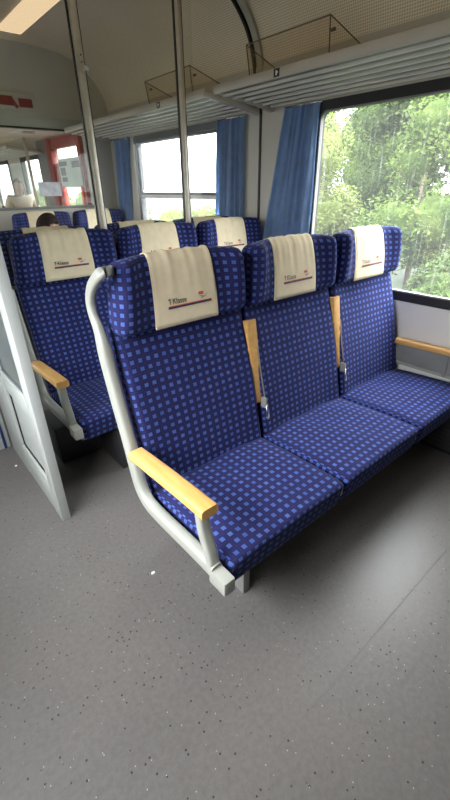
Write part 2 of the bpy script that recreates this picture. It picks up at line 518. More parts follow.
def strip(x0, x1, y0, y1, n=10):
    V = []; F = []
    for i in range(n+1):
        x = x0+(x1-x0)*i/n; V += [(x, y0), (x, y1)]
    for i in range(n): F.append((2*i, 2*i+2, 2*i+3, 2*i+1))
    return V, F
def wob_cover(name, parent, seed, marks=True):
    c = cover_mesh(seed).build(name, M['cover'], parent, smooth=True)
    if marks:
        g = text_geo('Klasse', .030); g = ([(p[0]+.022, p[1]) for p in g[0]], g[1])
        mb = MB(); g = ([(p[0]*.84, p[1]) for p in g[0]], g[1]); flat_on_head(mb, *g, -.090, .088, -.0085); flat_on_head(mb, [(0, .0165), (.0055, .0215), (.009, .0215), (.009, 0), (.0055, 0), (.0055, .0165), (.0012, .0130)], [(0, 6, 5), (0, 5, 1), (1, 5, 2), (2, 5, 4), (2, 4, 3)], -.090, .088, -.0085); mb.build('lettering', M['black'], c)['label'] = 'black printed lettering'
        mb = MB(); flat_on_head(mb, *strip(-.092, .112, .0785, .0820), 0, 0, -.0085); mb.build('red_stripe', M['orange'], c)['label'] = 'thin red printed line'
        mb = MB(); flat_on_head(mb, *strip(-.092, .112, .0715, .0785), 0, 0, -.0085); mb.build('navy_stripe', M['navy'], c)['label'] = 'navy printed line'
        mb = MB()
        flat_on_head(mb, [(.052, .104), (.076, .104), (.074, .110), (.076, .115), (.050, .115)], [(0, 1, 2, 3, 4)], 0, 0, -.0085, 0)
        flat_on_head(mb, [(.054, .097), (.070, .096), (.072, .0985), (.054, .099)], [(0, 1, 2, 3)], 0, 0, -.0085, 1)
        flat_on_head(mb, [(.060, .088), (.078, .093), (.100, .108), (.080, .0975), (.062, .092)], [(0, 1, 2, 3, 4)], 0, 0, -.0085, 1)
        mb.build('emblem', [M['orange'], M['greyprint']], c)['label'] = 'small red and grey emblem'
    return c

_cache = {}
def part_from(key, fn, name, mats, parent, **kw):
    """build a part once, afterwards link copies of the same mesh"""
    if key in _cache:
        o = _cache[key].copy(); COL.objects.link(o); o.parent = parent; o.name = name; return o
    o = fn().build(name, mats, parent, **kw); _cache[key] = o; return o

def aisle_frame(seat, loop=True):
    X = -.032
    P = [(.60, 1.215), (.655, 1.178), (.692, 1.122), (.688, 1.072), (.662, 1.030), (.645, .975),
         (.628, .89), (.595, .77), (.548, .61), (.525, .515), (.497, .425), (.455, .383), (.39, .372), (.30, .372), (.18, .377), (.03, .378)]
    path = smooth_path(([(.07, .70, 1.205), (.035, .645, 1.218), (.0, .605, 1.225), (-.022, .603, 1.222)] if loop else [])+[(X, y, z) for y, z in (P[1:] if loop else P[5:])], 5)
    wd_ = [1+.5*min(1, max(0, (1.06-p.z)/.10)) for p in path]
    f = MB().sweep(path, rrect(.038, .028, .010, 3), (1, 0, 0), wide=wd_).build('side_frame', M['frame'], seat, smooth=True, angle=.9)
    MB().box(X-.024, X+.022, -.035, .045, .333, .392).build('end_cap', M['frame'], f, bevel=.008)
    sp = smooth_path([(X, .045, .375), (X, .062, .44), (X, .088, .51), (X, .10, .585)], 5)
    MB().sweep(sp, rrect(.034, .040, .010, 3), (1, 0, 0)).build('arm_support', M['frame'], f, smooth=True, angle=.9)
    # upholstered arm pad in beech: long rounded slab rising to the front
    pad = MB(); prof = rrect(.062, .036, .009, 3)
    pp = smooth_path([(X-.002, .50, .584), (X-.002, .42, .592), (X-.002, .22, .606), (X-.002, .10, .612), (X-.002, .052, .613)], 5)
    pad.sweep(pp, prof, (0, 0, 1))
    pad.build('armrest', M['wood'], seat, smooth=True, angle=.9)['label'] = 'beech wood armrest pad'

def fold_arm(seat):
    """armrest folded up between two backrests"""
    mb = MB(); prof = rrect(.038, .062, .009, 3)
    path = smooth_path([(.014, .535, .555), (.014, .565, .70), (.014, .590, .82), (.014, .610, .935)], 4)
    mb.sweep(path, prof, (1, 0, 0))
    a = mb.build('folding_armrest', M['wood'], seat, smooth=True, angle=.9); a['label'] = 'beech armrest folded up'
    MB().sweep([(.022, .500, .585), (.022, .535, .72), (.022, .556, .82)], rrect(.004, .008, .0015, 2), (1, 0, 0)).build('metal_strip', M['chrome'], a)
    c = MB().tube(smooth_path([(.010, .472, .495), (.010, .472, .53), (.018, .482, .55), (.030, .482, .53), (.030, .476, .495), (.018, .468, .482), (.010, .472, .495)], 4), .0045, 8, (0, 1, 0)).build('clasp', M['chrome'], a, smooth=True)
    MB().box(.012, .026, .484, .515, .535, .585).build('hinge', M['legm'], a, bevel=.004)

def make_seat(k, y, label, row, seed, rot=0, marks=True, legs=True, frame=True, arms=True, x0=0):
    x = x0+k*W
    s = thing('train_seat', label, 'seat', (x, y, 0), rot, 'blue checked train seats')
    part_from('cushion', cushion_mesh, 'seat_cushion', M['fabric'], s, smooth=True)
    part_from('back', backrest_mesh, 'backrest', M['fabric'], s, smooth=True)
    part_from('head', headrest_mesh, 'headrest', M['fabric'], s, smooth=True)
    def shell():
        mb = MB(); path = [(W/2, .570, .36), (W/2, .655, .66), (W/2, .735, .98), (W/2, .742, 1.19)]
        return mb.sweep(path, rrect(HW-.10, .016, .006, 2), (0, 1, 0))
    part_from('shell', shell, 'back_shell', M['shell'], s, smooth=True, angle=.8)
    part_from('under', lambda: MB().box(.006, W-.006, .06, .48, .262, .292), 'under_frame', M['legm'], s, bevel=.004)
    if k > 0 and arms:
        part_from('bracket', lambda: MB().box(-.009, .009, .018, .050, .315, .368), 'joint_bracket', M['frame'], s, bevel=.003)
    cv = wob_cover('headrest_cover', s, seed, marks)
    cv['label'] = 'cream cloth headrest cover'
    if frame and k == 0: aisle_frame(s, row == 1)
    if arms and k > 0: fold_arm(s)
    if legs and k == 0:
        MB().box(.165, .200, .115, .56, .0, .29).build('leg', M['legm'], s, bevel=.004)
    return s

make_seat(0, 0, 'blue checked aisle seat of the nearest row, grey side frame and armrest in full view', 1, 1)
make_seat(1, 0, 'blue checked middle seat of the nearest row, armrests folded up on either side', 1, 2)
make_seat(2, 0, 'blue checked window seat of the nearest row, beside the large window', 1, 3)
PIT = 1.163
make_seat(0, PIT, 'blue checked aisle seat of the second row, behind the grey corridor partition', 2, 4, legs=False)
make_seat(1, PIT, 'blue checked middle seat of the second row, in front of the round grab pole', 2, 5, legs=False)
make_seat(2, PIT, 'blue checked window seat of the second row, next to the blue curtains', 2, 6, legs=False)
# the row that turns its back to the second row
YB = PIT*2+.44
for k, lab in enumerate(('blue seat facing away, back to back with the second row aisle seat',
                         'blue seat facing away, back to back with the second row middle seat',
                         'blue seat facing away, back to back with the second row window seat')):
    s = make_seat(k, YB, lab, 3, 7+k, rot=PI, marks=False, legs=False, frame=False, arms=False)
    s.location.x = (k+1)*W
for k, lab in ((1, 'blue checked seat against the end wall, dark haired passenger sitting in it'),
               (2, 'blue checked seat against the end wall, in the corner by the far curtain')):
    make_seat(k, 3.43, lab, 4, 10+k, marks=False, legs=False, frame=False, arms=False)
# heater boxes the rear rows stand on
h = MB().box(.19, 1.86, PIT+.02, PIT+.30, 0, .245).box(-.06, 1.86, PIT+.30, PIT+.58, 0, .245).build('seat_pedestal', M['dark'], bevel=.008)
tag(h, 'dark grey box on the floor under the second row of seats', 'pedestal')
h = MB().box(.19, 1.86, YB-.58, YB-.02, 0, .245).build('seat_pedestal', M['dark'], bevel=.008)
tag(h, 'dark grey box under the seats that face away', 'pedestal')
h = MB().box(.66, 1.86, 3.45, 4.0, 0, .245).build('seat_pedestal', M['dark'], bevel=.008)
tag(h, 'dark grey box under the seats at the end wall', 'pedestal')

# ------------------------------------------------------------------ shell: floor, ceiling, walls
Y0 = -3.2; Y1 = 11.0
f = struct(MB().box(XL-.08, XW+.1, Y0, Y1, -.06, 0).build('floor', M['floor']))
for n_, (y, w) in enumerate(((-.322, .0016), (-.47, .0007))):
    struct(MB().box(XL, XW, y-w, y+w, -.001, .0008).build('trim_%d' % (n_+1), M['seam']))

CP = [(1.985, 1.98), (1.955, 2.10), (1.935, 2.19), (1.91, 2.29), (1.865, 2.385), (1.80, 2.465), (1.71, 2.54), (1.60, 2.60), (1.45, 2.642), (1.25, 2.663), (.97, 2.67),
      (.5, 2.672), (0, 2.67), (-.3, 2.65), (-.55, 2.60), (-.78, 2.50), (-.93, 2.38), (-1.02, 2.24), (-1.07, 2.10), (-1.12, 1.95)]
CPs = [(p.x, p.z) for p in smooth_path([(x, 0, z) for x, z in CP], 3)]
def ceiling(y0, y1, name):
    mb = MB(); acc = [0]
    for a, b in zip(CPs[:-1], CPs[1:]): acc.append(acc[-1]+math.hypot(b[0]-a[0], b[1]-a[1]))
    n = len(CPs); cx, cz = .43, 1.6
    V = []
    for (x, z) in CPs:
        V += [(x, y0, z), (x, y1, z)]
    for (x, z) in CPs:
        d = Vector((x-cx, z-cz)).normalized()*.05
        V += [(x+d.x, y0, z+d.y), (x+d.x, y1, z+d.y)]
    F = []; U = []
    for i in range(n-1):
        F.append((2*i, 2*i+1, 2*i+3, 2*i+2)); U.append([(acc[i], y0), (acc[i], y1), (acc[i+1], y1), (acc[i+1], y0)])
        o = 2*n; F.append((o+2*i, o+2*i+2, o+2*i+3, o+2*i+1)); U.append([(0, 0)]*4)
        for e in (0, 1):
            F.append((2*i+e, 2*i+2+e, o+2*i+2+e, o+2*i+e)); U.append([(0, 0)]*4)
    return struct(mb.add(V, F, U).build(name, M['ceil'], smooth=True, angle=.6))
ceiling(Y0, Y1, 'ceiling')
def rib(y, w, d, mat, name):
    mb = MB(); cx, cz = .43, 1.5; V = []; F = []
    for (x, z) in CPs[3:-3]:
        q = Vector((cx-x, cz-z)).normalized()*d
        V += [(x, y-w/2, z), (x, y+w/2, z), (x+q.x, y+w/2, z+q.y), (x+q.x, y-w/2, z+q.y)]
    n = len(V)//4
    for i in range(n-1):
        for k in range(4): F.append((4*i+k, 4*i+(k+1) % 4, 4*i+4+(k+1) % 4, 4*i+4+k))
    F += [(0, 1, 2, 3), (4*n-4, 4*n-3, 4*n-2, 4*n-1)]
    return struct(mb.add(V, F).build(name, mat, smooth=True, angle=.7))
Y_SC = 1.93          # plane of the glass screen behind the second row
rib(Y_SC-.055, .05, .022, M['ring'], 'trim_4')
rib(Y_SC-.006, .018, .030, M['rubber'], 'trim_5')

ZB, ZT = .815, 1.93
OPEN = [(-.02, 1.365, ZB, ZT), (2.29, 3.72, ZB, ZT), (5.02, 6.12, 1.12, 1.99), (6.66, 7.62, ZB+.3, ZT), (8.35, 9.6, ZB+.3, ZT)]
def wall_long(x0, x1, opens, name, mat, ztop=2.2):
    mb = MB(); ys = Y0
    for (a, b, z0, z1) in opens:
        mb.box(x0, x1, ys, a, 0, ztop); mb.box(x0, x1, a, b, 0, z0); mb.box(x0, x1, a, b, z1, ztop); ys = b
    mb.box(x0, x1, ys, Y1, 0, ztop)
    return struct(mb.build(name, mat))
wall_long(XW, XW+.09, OPEN, 'wall_right', M['wall'])
LOPEN = [(-.35, 1.2, .95, 1.9), (3.55, 4.2, .85, 1.95), (4.6, 5.6, .3, 1.95), (6.4, 7.7, .85, 1.95), (8.2, 9.5, .85, 1.95)]
wall_long(XL-.09, XL, LOPEN, 'wall_left', M['wall'])
struct(MB().box(XL-.09, XW+.09, Y0-.06, Y0, 0, 2.75).build('wall_front', M['bulk']))
struct(MB().box(XL-.09, XW+.09, Y1, Y1+.06, 0, 2.75).build('wall_back', M['bulk']))

# pale lower lining of the window wall in the nearest bay (sill strip and wall seam)
struct(MB().box(XW-.012, XW, -.4, 1.84, .0, .812).build('trim_6', M['lowwall'], bevel=.003))
struct(MB().box(XW-.008, XW+.002, Y_SC-.085, Y_SC-.067, .3, 2.0).build('trim_7', M['rubber']))

# ------------------------------------------------------------------ windows
def ring_mesh(y0, y1, z0, z1, band, x0, x1, r_out, r_in):
    cy, cz = (y0+y1)/2, (z0+z1)/2
    o = rrect(y1-y0, z1-z0, r_out, 6); i = rrect(y1-y0-2*band, z1-z0-2*band, r_in, 6); n = len(o)
    V = []
    for x in (x0, x1):
        for ring in (o, i): V += [(x, cy+a, cz+b) for a, b in ring]
    F = []
    for k in range(n):
        j = (k+1) % n
        F += [(k, j, n+j, n+k), (2*n+k, 3*n+k, 3*n+j, 2*n+j), (k, 2*n+k, 2*n+j, j), (n+k, n+j, 3*n+j, 3*n+k)]
    return MB().add(V, F)
def make_window(n, o, frame_mat, glass_mat, bar=False, band=.052, lip=True):
    y0, y1, z0, z1 = o
    w = thing('window_%d' % n, None, None, (0, 0, 0)); struct(w)
    ring_mesh(y0-.004, y1+.004, z0-.004, z1+.004, band, XW-.006, XW+.055, .02, .05).build('frame', frame_mat, w, smooth=True, angle=.6)
    pane = MB().box(XW+.028, XW+.034, y0+band-.01, y1-band+.01, z0+band-.01, z1-band+.01)
    pane.build('pane', glass_mat, w)
    if lip: ring_mesh(y0+band-.004, y1-band+.004, z0+band-.004, z1-band+.004, .009, XW-.002, XW+.027, .05, .045).build('glazing_bead', M['legm'], w, smooth=True, angle=.6)
    if bar:
        MB().box(XW-.004, XW+.05, y0+.04, y1-.04, 1.366, 1.392).box(XW+.004, XW+.045, y0+.04, y1-.04, 1.392, 1.42).build('crossbar', M['slat'], w, bevel=.003)
        ring_mesh(y0+band, y1-band, 1.398, z1-band, .022, XW+.002, XW+.026, .03, .03).build('opening_sash', M['winmetal'], w, smooth=True, angle=.6)
    return w
make_window(1, OPEN[0], M['rubber'], M['glass'])
make_window(2, OPEN[1], M['winmetal'], M['glass_b'], bar=True, band=.05, lip=False)
make_window(3, OPEN[3], M['rubber'], M['glass_b'], lip=False)
make_window(4, OPEN[4], M['rubber'], M['glass_b'], lip=False)

# ------------------------------------------------------------------ curtains
def curtain(label, yt0, yt1, yb0, yb1, z0, z1, waves, seed, gather=.0):
    rnd = random.Random(seed); ph = rnd.uniform(0, 6); ny, nz = 72, 26; V = []; F = []
    for side in (0, 1):
        for j in range(nz+1):
            k = j/nz; z = z1+(z0-z1)*k
            for i in range(ny+1):
                t = i/ny
                y = (yt0+(yt1-yt0)*t)*(1-k)+(yb0+(yb1-yb0)*t)*k
                tt = t+.03*math.sin(3*t*PI+k*2+ph)
                x = XW-.024+.014*math.sin(tt*waves*2*PI+ph)+.005*math.sin(tt*waves*4.6*PI+ph*2+k*1.5)
                V.append((x+side*.002, y+.004*math.sin(k*9+t*20), z))
    N = (ny+1)*(nz+1)
    for j in range(nz):
        for i in range(ny):
            a = j*(ny+1)+i; q = (a, a+1, a+ny+2, a+ny+1); F.append(q); F.append(tuple(N+c for c in q[::-1]))
    for j in range(nz):
        a = j*(ny+1); F.append((a, a+ny+1, N+a+ny+1, N+a)); a += ny; F.append((a, N+a, N+a+ny+1, a+ny+1))
    c = MB().add(V, F).build('curtain', M['curtain'], smooth=True)
    MB().tube([(XW-.024, min(yt0, yt1)-.02, z1+.004), (XW-.024, max(yt0, yt1)+.02, z1+.004)], .005, 8).build('curtain_rod', M['chrome'], c, smooth=True)
    return tag(c, label, 'curtain', 'blue window curtains')
curtain('blue curtain at the left edge of the large window, nearest of the curtains', 1.31, 1.585, 1.33, 1.83, .80, 1.925, 4.6, 3)
curtain('blue curtain on the near side of the smaller window with the crossbar', 2.00, 2.33, 2.03, 2.43, .80, 1.925, 4.5, 5)
curtain('blue curtain on the far side of the smaller window, narrowed towards its foot', 3.80, 4.10, 3.96, 4.20, .80, 1.925, 4.5, 8)

# ------------------------------------------------------------------ luggage racks
def luggage_rack(label, y0, y1, near_bracket, sticker):
    r = thing('luggage_rack', label, 'luggage rack', (1.42, (y0+y1)/2, 1.97), 0, 'luggage racks over the windows')
    L = Vector((-1.42, -(y0+y1)/2, -1.97))
    def add(mb, name, mat, parent=r, **k):
        o = mb.build(name, mat, parent, **k)
        if parent == r: o.location = L
        return o
    prof = [(1.400, 1.985), (1.401, 2.014), (1.406, 2.021), (1.414, 2.020), (1.419, 2.012), (1.420, 1.985), (1.416, 1.974), (1.405, 1.975)]
    def ext(prof, a, b): 
        n = len(prof); V = [(x, a, z) for x, z in prof]+[(x, b, z) for x, z in prof]
        return MB().add(V, [tuple(range(n)), tuple(range(n, 2*n))[::-1]]+[(k, (k+1) % n, n+(k+1) % n, n+k) for k in range(n)])
    fr = add(ext(prof, y0, y1), 'front_rail', M['rack'], smooth=True, angle=.9)
    for k in range(6):
        x = 1.470+k*.080; z = 1.972-.005*k
        add(ext([(x-.011, z-.002), (x-.008, z-.007), (x+.008, z-.007), (x+.011, z-.002), (x+.010, z+.006), (x-.010, z+.006)], y0+.02, y1-.02), 'slat', M['slat'])
    add(ext([(1.418, 1.990), (1.90, 1.962), (1.90, 1.965), (1.418, 1.994)], y0+.02, y1-.02), 'rack_pan', M['legm'])
    for y in (y0+.03, y1-.03) if near_bracket else (y1-.03,):
        add(MB().sweep(smooth_path([(1.425, y, 1.998), (1.56, y, 1.978), (1.75, y, 1.962), (1.90, y, 1.935)], 4), rrect(.05, .034, .008, 2), (0, 0, 1)), 'bracket', M['rack'], smooth=True, angle=.8)
    if sticker is not None:
        st = MB().box(1.3985, 1.4015, sticker-.020, sticker+.020, 1.980, 2.016).build('pictogram_sticker', M['black'], fr)
        MB().box(1.3975, 1.3986, sticker-.004, sticker+.005, 1.987, 2.008).box(1.3975, 1.3986, sticker-.010, sticker+.004, 1.996, 2.002).build('pictogram', M['white'], st)
        st['label'] = 'small black pictogram sticker'
    return r
luggage_rack('slatted grey luggage rack above the large near window', -1.0, 1.76, False, 1.22)
luggage_rack('slatted grey luggage rack above the smaller window with the crossbar', 1.85, 4.22, True, 2.40)
luggage_rack('slatted luggage rack far off, seen through the glass of the end wall', 6.4, 10.2, True, None)

# ------------------------------------------------------------------ smoky acrylic dividers standing on the racks
def acrylic(label, yc):
    t = thing('luggage_divider', label, 'luggage divider', (1.58, yc, 2.0), 0, 'acrylic dividers on the luggage racks')
    def plate(pts, th, nrm, name):
        n = Vector(nrm).normalized()*th/2; A = [Vector(p)-n for p in pts]; B = [Vector(p)+n for p in pts]; m = len(pts)
        o = MB().add(A+B, [tuple(range(m)), tuple(range(m, 2*m))[::-1]]+[(k, (k+1) % m, m+(k+1) % m, m+k) for k in range(m)]).build(name, M['acryl'], t)
        e = MB()
        for k in range(m): e.tube([pts[k], pts[(k+1) % m]], .0032, 6, (.3, .5, .8))
        e.build('edge', M['acryledge'], o); return o
    h = .295
    F = [(.0, -h, .02), (.0, h, .02), (-.03, h+.01, .210), (-.03, -h-.01, .210)]
    plate(F, .006, (1, 0, .1), 'front_panel')
    for s in (-1, 1):
        o = plate([(0, s*h, .02), (-.03, s*(h+.01), .210), (.25, s*(h+.02), .13), (.27, s*(h+.0), .02)], .006, (0, 1, 0), 'side_panel')
        MB().tube([(.02, s*(h+.0)-.006, .165), (.02, s*(h+.0)+.016, .165)], .008, 10).build('screw', M['acryledge'], o, smooth=True)
    return t
acrylic('smoky acrylic divider on the near luggage rack, beside the ceiling rib', 1.315)
acrylic('smoky acrylic divider on the far luggage rack, crossed by the round grab pole', 2.50)

# ------------------------------------------------------------------ poles and glass screens behind the second row
def pole(label, x, y, prof, clip):
    p = thing('grab_pole', label, 'pole', (x, y, 0), 0)
    MB().sweep([(0, 0, .0), (0, 0, 2.675)], prof, (0, 1, 0)).build('shaft', M['steel'], p, smooth=True, angle=.7)
    for s in (-1, 1):
        MB().box(s*.0265-.003, s*.0265+.003, -.008, .008, .9, 2.665).build('rubber_seal', M['rubber'], p)
    MB().tube([(0, 0, 0), (0, 0, .012)], .045, 16, (0, 1, 0)).build('floor_flange', M['steel'], p, smooth=True, angle=.7)
    if clip:
        c = MB().box(-.010, .012, -.030, -.018, clip-.03, clip+.055).build('glass_clip', M['steel'], p, bevel=.003)
        MB().tube([(.012, -.03, clip-.01), (.032, -.03, clip-.012)], .011, 10).build('clip_knob', M['white'], c, smooth=True)
        for dz in (.03, .0): MB().tube([(0, -.030, clip+dz+.012), (0, -.0325, clip+dz+.012)], .004, 8).build('screw', M['black'], c)
    return p
XP1, XP2 = .628, 1.290
pole('steel screen post with dark seals, rising behind the second row aisle seat', XP1, Y_SC+.02, rrect(.047, .042, .012, 3), 2.05)
pole('slim steel grab pole crossing the smaller window, behind the second row middle seat', XP2, Y_SC+.02, [(.025*math.cos(2*PI*k/16), .025*math.sin(2*PI*k/16)) for k in range(16)], None)
def clipped_screen(label, x0, x1, group='glass screens behind the second row'):
    # pane cut to the ceiling curve
    top = []
    for (x, z) in CPs:
        if x0 <= x <= x1: top.append((x, z-.012))
    top = sorted(top)
    def zat(x):
        pts = sorted(CPs)
        for a, b in zip(pts[:-1], pts[1:]):
            if a[0] <= x <= b[0]: return a[1]+(b[1]-a[1])*(x-a[0])/(b[0]-a[0])-.012
        return 1.96
    P = [(x0, .95), (x1, .95), (x1, zat(x1))]+top[::-1]+[(x0, zat(x0))]
    if x1 > 1.8: P = [(x0, .95), (x1, .95), (x1, 1.925), (1.392, 1.955), (1.392, zat(1.392)), (x0, zat(x0))]   # notched around the rack
    n = len(P); y0, y1 = Y_SC+.017, Y_SC+.022
    o = MB().add([(x, y0, z) for x, z in P]+[(x, y1, z) for x, z in P], [tuple(range(n)), tuple(range(n, 2*n))[::-1]]+[(k, (k+1) % n, n+(k+1) % n, n+k) for k in range(n)]).build('glass_screen', M['screen'])
    MB().box(x0+.002, x1-.002, Y_SC+.008, Y_SC+.03, .945, .965).build('bottom_channel', M['steel'], o)
    return tag(o, label, 'glass screen', group)
clipped_screen('clear glass screen left of the steel screen post, behind the second row aisle seat', -.02, XP1-.03)
clipped_screen('clear glass screen between the two steel poles', XP1+.031, XP2-.031)
clipped_screen('clear glass screen between the slim pole and the window wall', XP2+.031, 1.89)

# ------------------------------------------------------------------ corridor partition beside the second row
p = thing('corridor_partition', 'grey corridor partition with glazed upper part, at the left edge beside the second row', 'partition', (-.22, 1.42, 0))
def pbox(name, mat, *b, bevel=.004, parent=p):
    o = MB().box(*b).build(name, mat, parent, bevel=bevel)
    if parent == p: o.location = (.22, -1.42, 0)
    return o
pbox('post', M['partdk'], -.24, -.198, 1.0, 1.10, 0, 2.1)
pbox('post', M['part'], -.24, -.198, 1.52, 1.84, 0, 2.1)
pbox('bottom_rail', M['part'], -.238, -.200, 1.10, 1.52, 0.0, .19)
pbox('middle_rail', M['part'], -.238, -.200, 1.10, 1.52, .545, .645)
pbox('top_rail', M['part'], -.238, -.200, 1.10, 1.52, 2.02, 2.1)
q = pbox('lower_panel', M['part'], -.220, -.206, 1.095, 1.525, .185, .55, bevel=0)
g = MB().box(-.226, -.219, 1.508, 1.521, .19, .545).box(-.226, -.219, 1.10, 1.52, .189, .199).box(-.224, -.219, 1.10, 1.105, .19, .545).build('panel_seal', M['rubber'], q)
gp = pbox('glass_pane', M['acrylpane'], -.222, -.216, 1.10, 1.52, .64, 2.02, bevel=0)
MB().box(-.228, -.212, 1.10, 1.114, .645, 2.02).box(-.228, -.212, 1.10, 1.52, .645, .658).box(-.228, -.212, 1.508, 1.52, .645, 2.02).build('pane_seal', M['winmetal'], gp)

d = thing('aisle_panel', 'pale panel with dark blue edge strip, just beyond the corridor partition at the left border', 'panel', (-.36, 1.9, 0))
MB().box(-.16, .115, -.02, .03, 0.0, .98).build('board', M['part'], d, bevel=.004)
MB().box(.078, .094, -.026, -.019, 0.0, .98).build('edge_strip', M['blue'], d, bevel=.002)

# ------------------------------------------------------------------ wall armrest and floor duct by the window
a = thing('wall_armrest', 'beech armrest rail on the window wall beside the window seat', 'armrest', (XW-.012, .2, .5))
MB().sweep(smooth_path([(-.052, .30, .080), (-.046, .05, .085), (-.042, -.2, .088), (-.042, -.45, .088)], 4), rrect(.050, .036, .010, 3), (0, 0, 1)).build('rail', M['wood'], a, smooth=True, angle=.8)
MB().box(-.045, 0, -.45, .30, -.055, .062).build('support_panel', M['legm'], a, bevel=.004)
MB().box(-.048, 0, -.45, .30, -.075, -.055).build('lower_edge', M['frame'], a, bevel=.004)
MB().sweep([(-.047, -.02, .06), (-.050, -.025, -.07)], rrect(.018, .008, .003, 2), (1, 0, 0)).build('strut', M['legm'], a)
h = thing('floor_heater', 'dark heater duct along the foot of the window wall, under the window seat', 'heater', (1.81, .4, 0))
MB().box(-.07, .095, -1.6, 1.4, .03, .24).build('casing', M['dark'], h, bevel=.006)
MB().box(-.05, .09, -1.6, 1.4, 0, .03).build('plinth', M['rubber'], h)
for k in range(6): MB().box(-.074, -.069, -1.5, 1.3, .06+.028*k, .068+.028*k).build('louvre', M['dark'], h)

# ------------------------------------------------------------------ end bulkhead
GX0, GX1, GZ0, GZ1 = .42, 1.715, 1.292, 2.0
mb = MB()
mb.box(-.10, XW+.02, Y_END, Y_END+.05, 0, GZ0).box(-.10, GX0, Y_END, Y_END+.05, GZ0, GZ1).box(GX1, XW+.02, Y_END, Y_END+.05, GZ0, GZ1)
struct(mb.build('wall_end', M['wall']))
def header(y0, y1, z0, name, mat):
    pts = [(x, z) for x, z in sorted(CPs) if z > z0]
    P = [(pts[0][0], z0)]+pts+[(pts[-1][0]+.0, z0)]; n = len(P)
    return struct(MB().add([(x, y0, z) for x, z in P]+[(x, y1, z) for x, z in P], [tuple(range(n)), tuple(range(n, 2*n))[::-1]]+[(k, (k+1) % n, n+(k+1) % n, n+k) for k in range(n)]).build(name, mat))
header(Y_END, Y_END+.05, GZ1, 'wall_header', M['bulk'])
struct(MB().box(-.9, 1.9, Y_END-.008, Y_END, 2.012, 2.10).build('trim_8', M['bulkband'], bevel=.002))
struct(MB().box(GX0, GX1, Y_END-.006, Y_END+.052, GZ1-.004, GZ1+.010).build('trim_9', M['rubber']))
struct(MB().box(GX0, GX1, Y_END-.012, Y_END+.052, GZ0-.02, GZ0+.006).build('trim_10', M['legm']))
w = thing('window_5', None, None); struct(w)
MB().box(GX0, GX1, Y_END+.02, Y_END+.026, GZ0, GZ1).build('pane', M['bulkglass'], w)
MB().box(1.04, 1.27, Y_END+.014, Y_END+.019, 1.395, 1.53).build('poster', M['paper'], w)
# alarm box
al = thing('alarm_box', 'red emergency brake box on the end wall header, above the glass', 'alarm box', (1.0, Y_END-.008, 2.2))
MB().box(-.30, .16, -.018, .0, -.055, .075).build('backing_plate', M['bulk'], al, bevel=.004)
MB().box(.0, .125, -.024, -.017, -.035, .035).build('sign_plate', M['red'], al, bevel=.002)
MB().box(-.28, -.055, -.034, -.017, -.03, .045).build('handle_box', M['red'], al, bevel=.006)
MB().sweep([(-.075, -.04, .03), (-.045, -.045, -.02), (-.025, -.045, -.045)], rrect(.03, .016, .005, 2), (0, -1, 0)).build('pull_handle', M['red'], al)

# ------------------------------------------------------------------ vestibule and saloon beyond the glass
struct(MB().box(.2, XW+.0, Y_END+.05, 6.30, 2.10, 2.14).build('ceiling_vestibule', M['vestceil']))
struct(MB().box(XW-.02, XW+.0, 6.16, 6.64, 0, 2.1).build('wall_vestibule', M['vest']))
sg = MB().box(1.30, 1.62, 5.30, 5.75, 2.092, 2.099).build('ceiling_sign', M['white']); tag(sg, 'pale sign panel with dark red print on the vestibule ceiling, beyond the end wall glass', 'sign')
MB().box(1.36, 1.50, 5.36, 5.5, 2.090, 2.0925).box(1.40, 1.56, 5.55, 5.6, 2.090, 2.0925).build('print', M['red'], sg)
dr = thing('door_1', None, None, (XW, 5.57, 0)); struct(dr)
def dbox(name, mat, *b, parent=dr, bevel=.004):
    o = MB().box(*b).build(name, mat, parent, bevel=bevel)
    if parent == dr: o.location = (-XW, -5.57, 0)
    return o
dbox('frame_post', M['red'], XW-.05, XW+.04, 5.00, 5.10, 0, 2.08)
dbox('frame_post', M['red'], XW-.06, XW+.04, 5.98, 6.16, 0, 2.08)
dbox('frame_head', M['red'], XW-.05, XW+.04, 5.10, 5.98, 1.955, 2.08)
dbox('door_leaf', M['red'], XW-.03, XW+.03, 5.10, 5.98, 0, 1.17)
dbox('mullion', M['red'], XW-.04, XW+.03, 5.82, 5.99, 1.17, 1.78)
dbox('window_pane', M['glass_b'], XW-.004, XW+.004, 5.10, 5.98, 1.17, 1.96, bevel=0)
dbox('grab_rail', M['brightred'], XW-.075, XW-.045, 5.68, 5.74, .9, 1.50, bevel=.01)
dbox('grab_rail', M['brightred'], XW-.075, XW-.045, 5.06, 5.11, .9, 1.50, bevel=.01)
nb = thing('notice_board', 'grey green notice board with small dark pictures, across the red vestibule door', 'notice board', (XW-.05, 5.4, 1.65))
MB().box(-.012, .0, -.36, .36, -.17, .175).build('board', M['notice'], nb)
MB().box(-.0135, -.0115, -.162, -.158, -.17, .175).build('joint', M['greyprint'], nb)
for (a0, b0, c0, d0) in ((.06, .34, .085, .14), (.14, .31, -.025, .07), (.12, .30, -.10, -.045), (-.35, -.10, .06, .13)):
    MB().box(-.0145, -.0118, a0, b0, c0, d0).build('picture', M['picture'], nb)
fp = MB().tube([(0, 0, 0), (0, 0, 2.10)], .022, 12, (0, 1, 0)).build('grab_pole', M['steel'], smooth=True, loc=(1.60, 6.2, 0))
tag(fp, 'thin pole far off in the vestibule, seen through the end wall glass', 'pole')
sp = MB().box(1.12, 1.80, 6.36, 6.37, 1.37, 1.78).build('acrylic_shield', M['shieldm'])
MB().tube([(1.14, 6.365, 0), (1.14, 6.365, 1.38)], .012, 8, (0, 1, 0)).tube([(1.78, 6.365, 0), (1.78, 6.365, 1.38)], .012, 8, (0, 1, 0)).build('foot', M['steel'], sp)
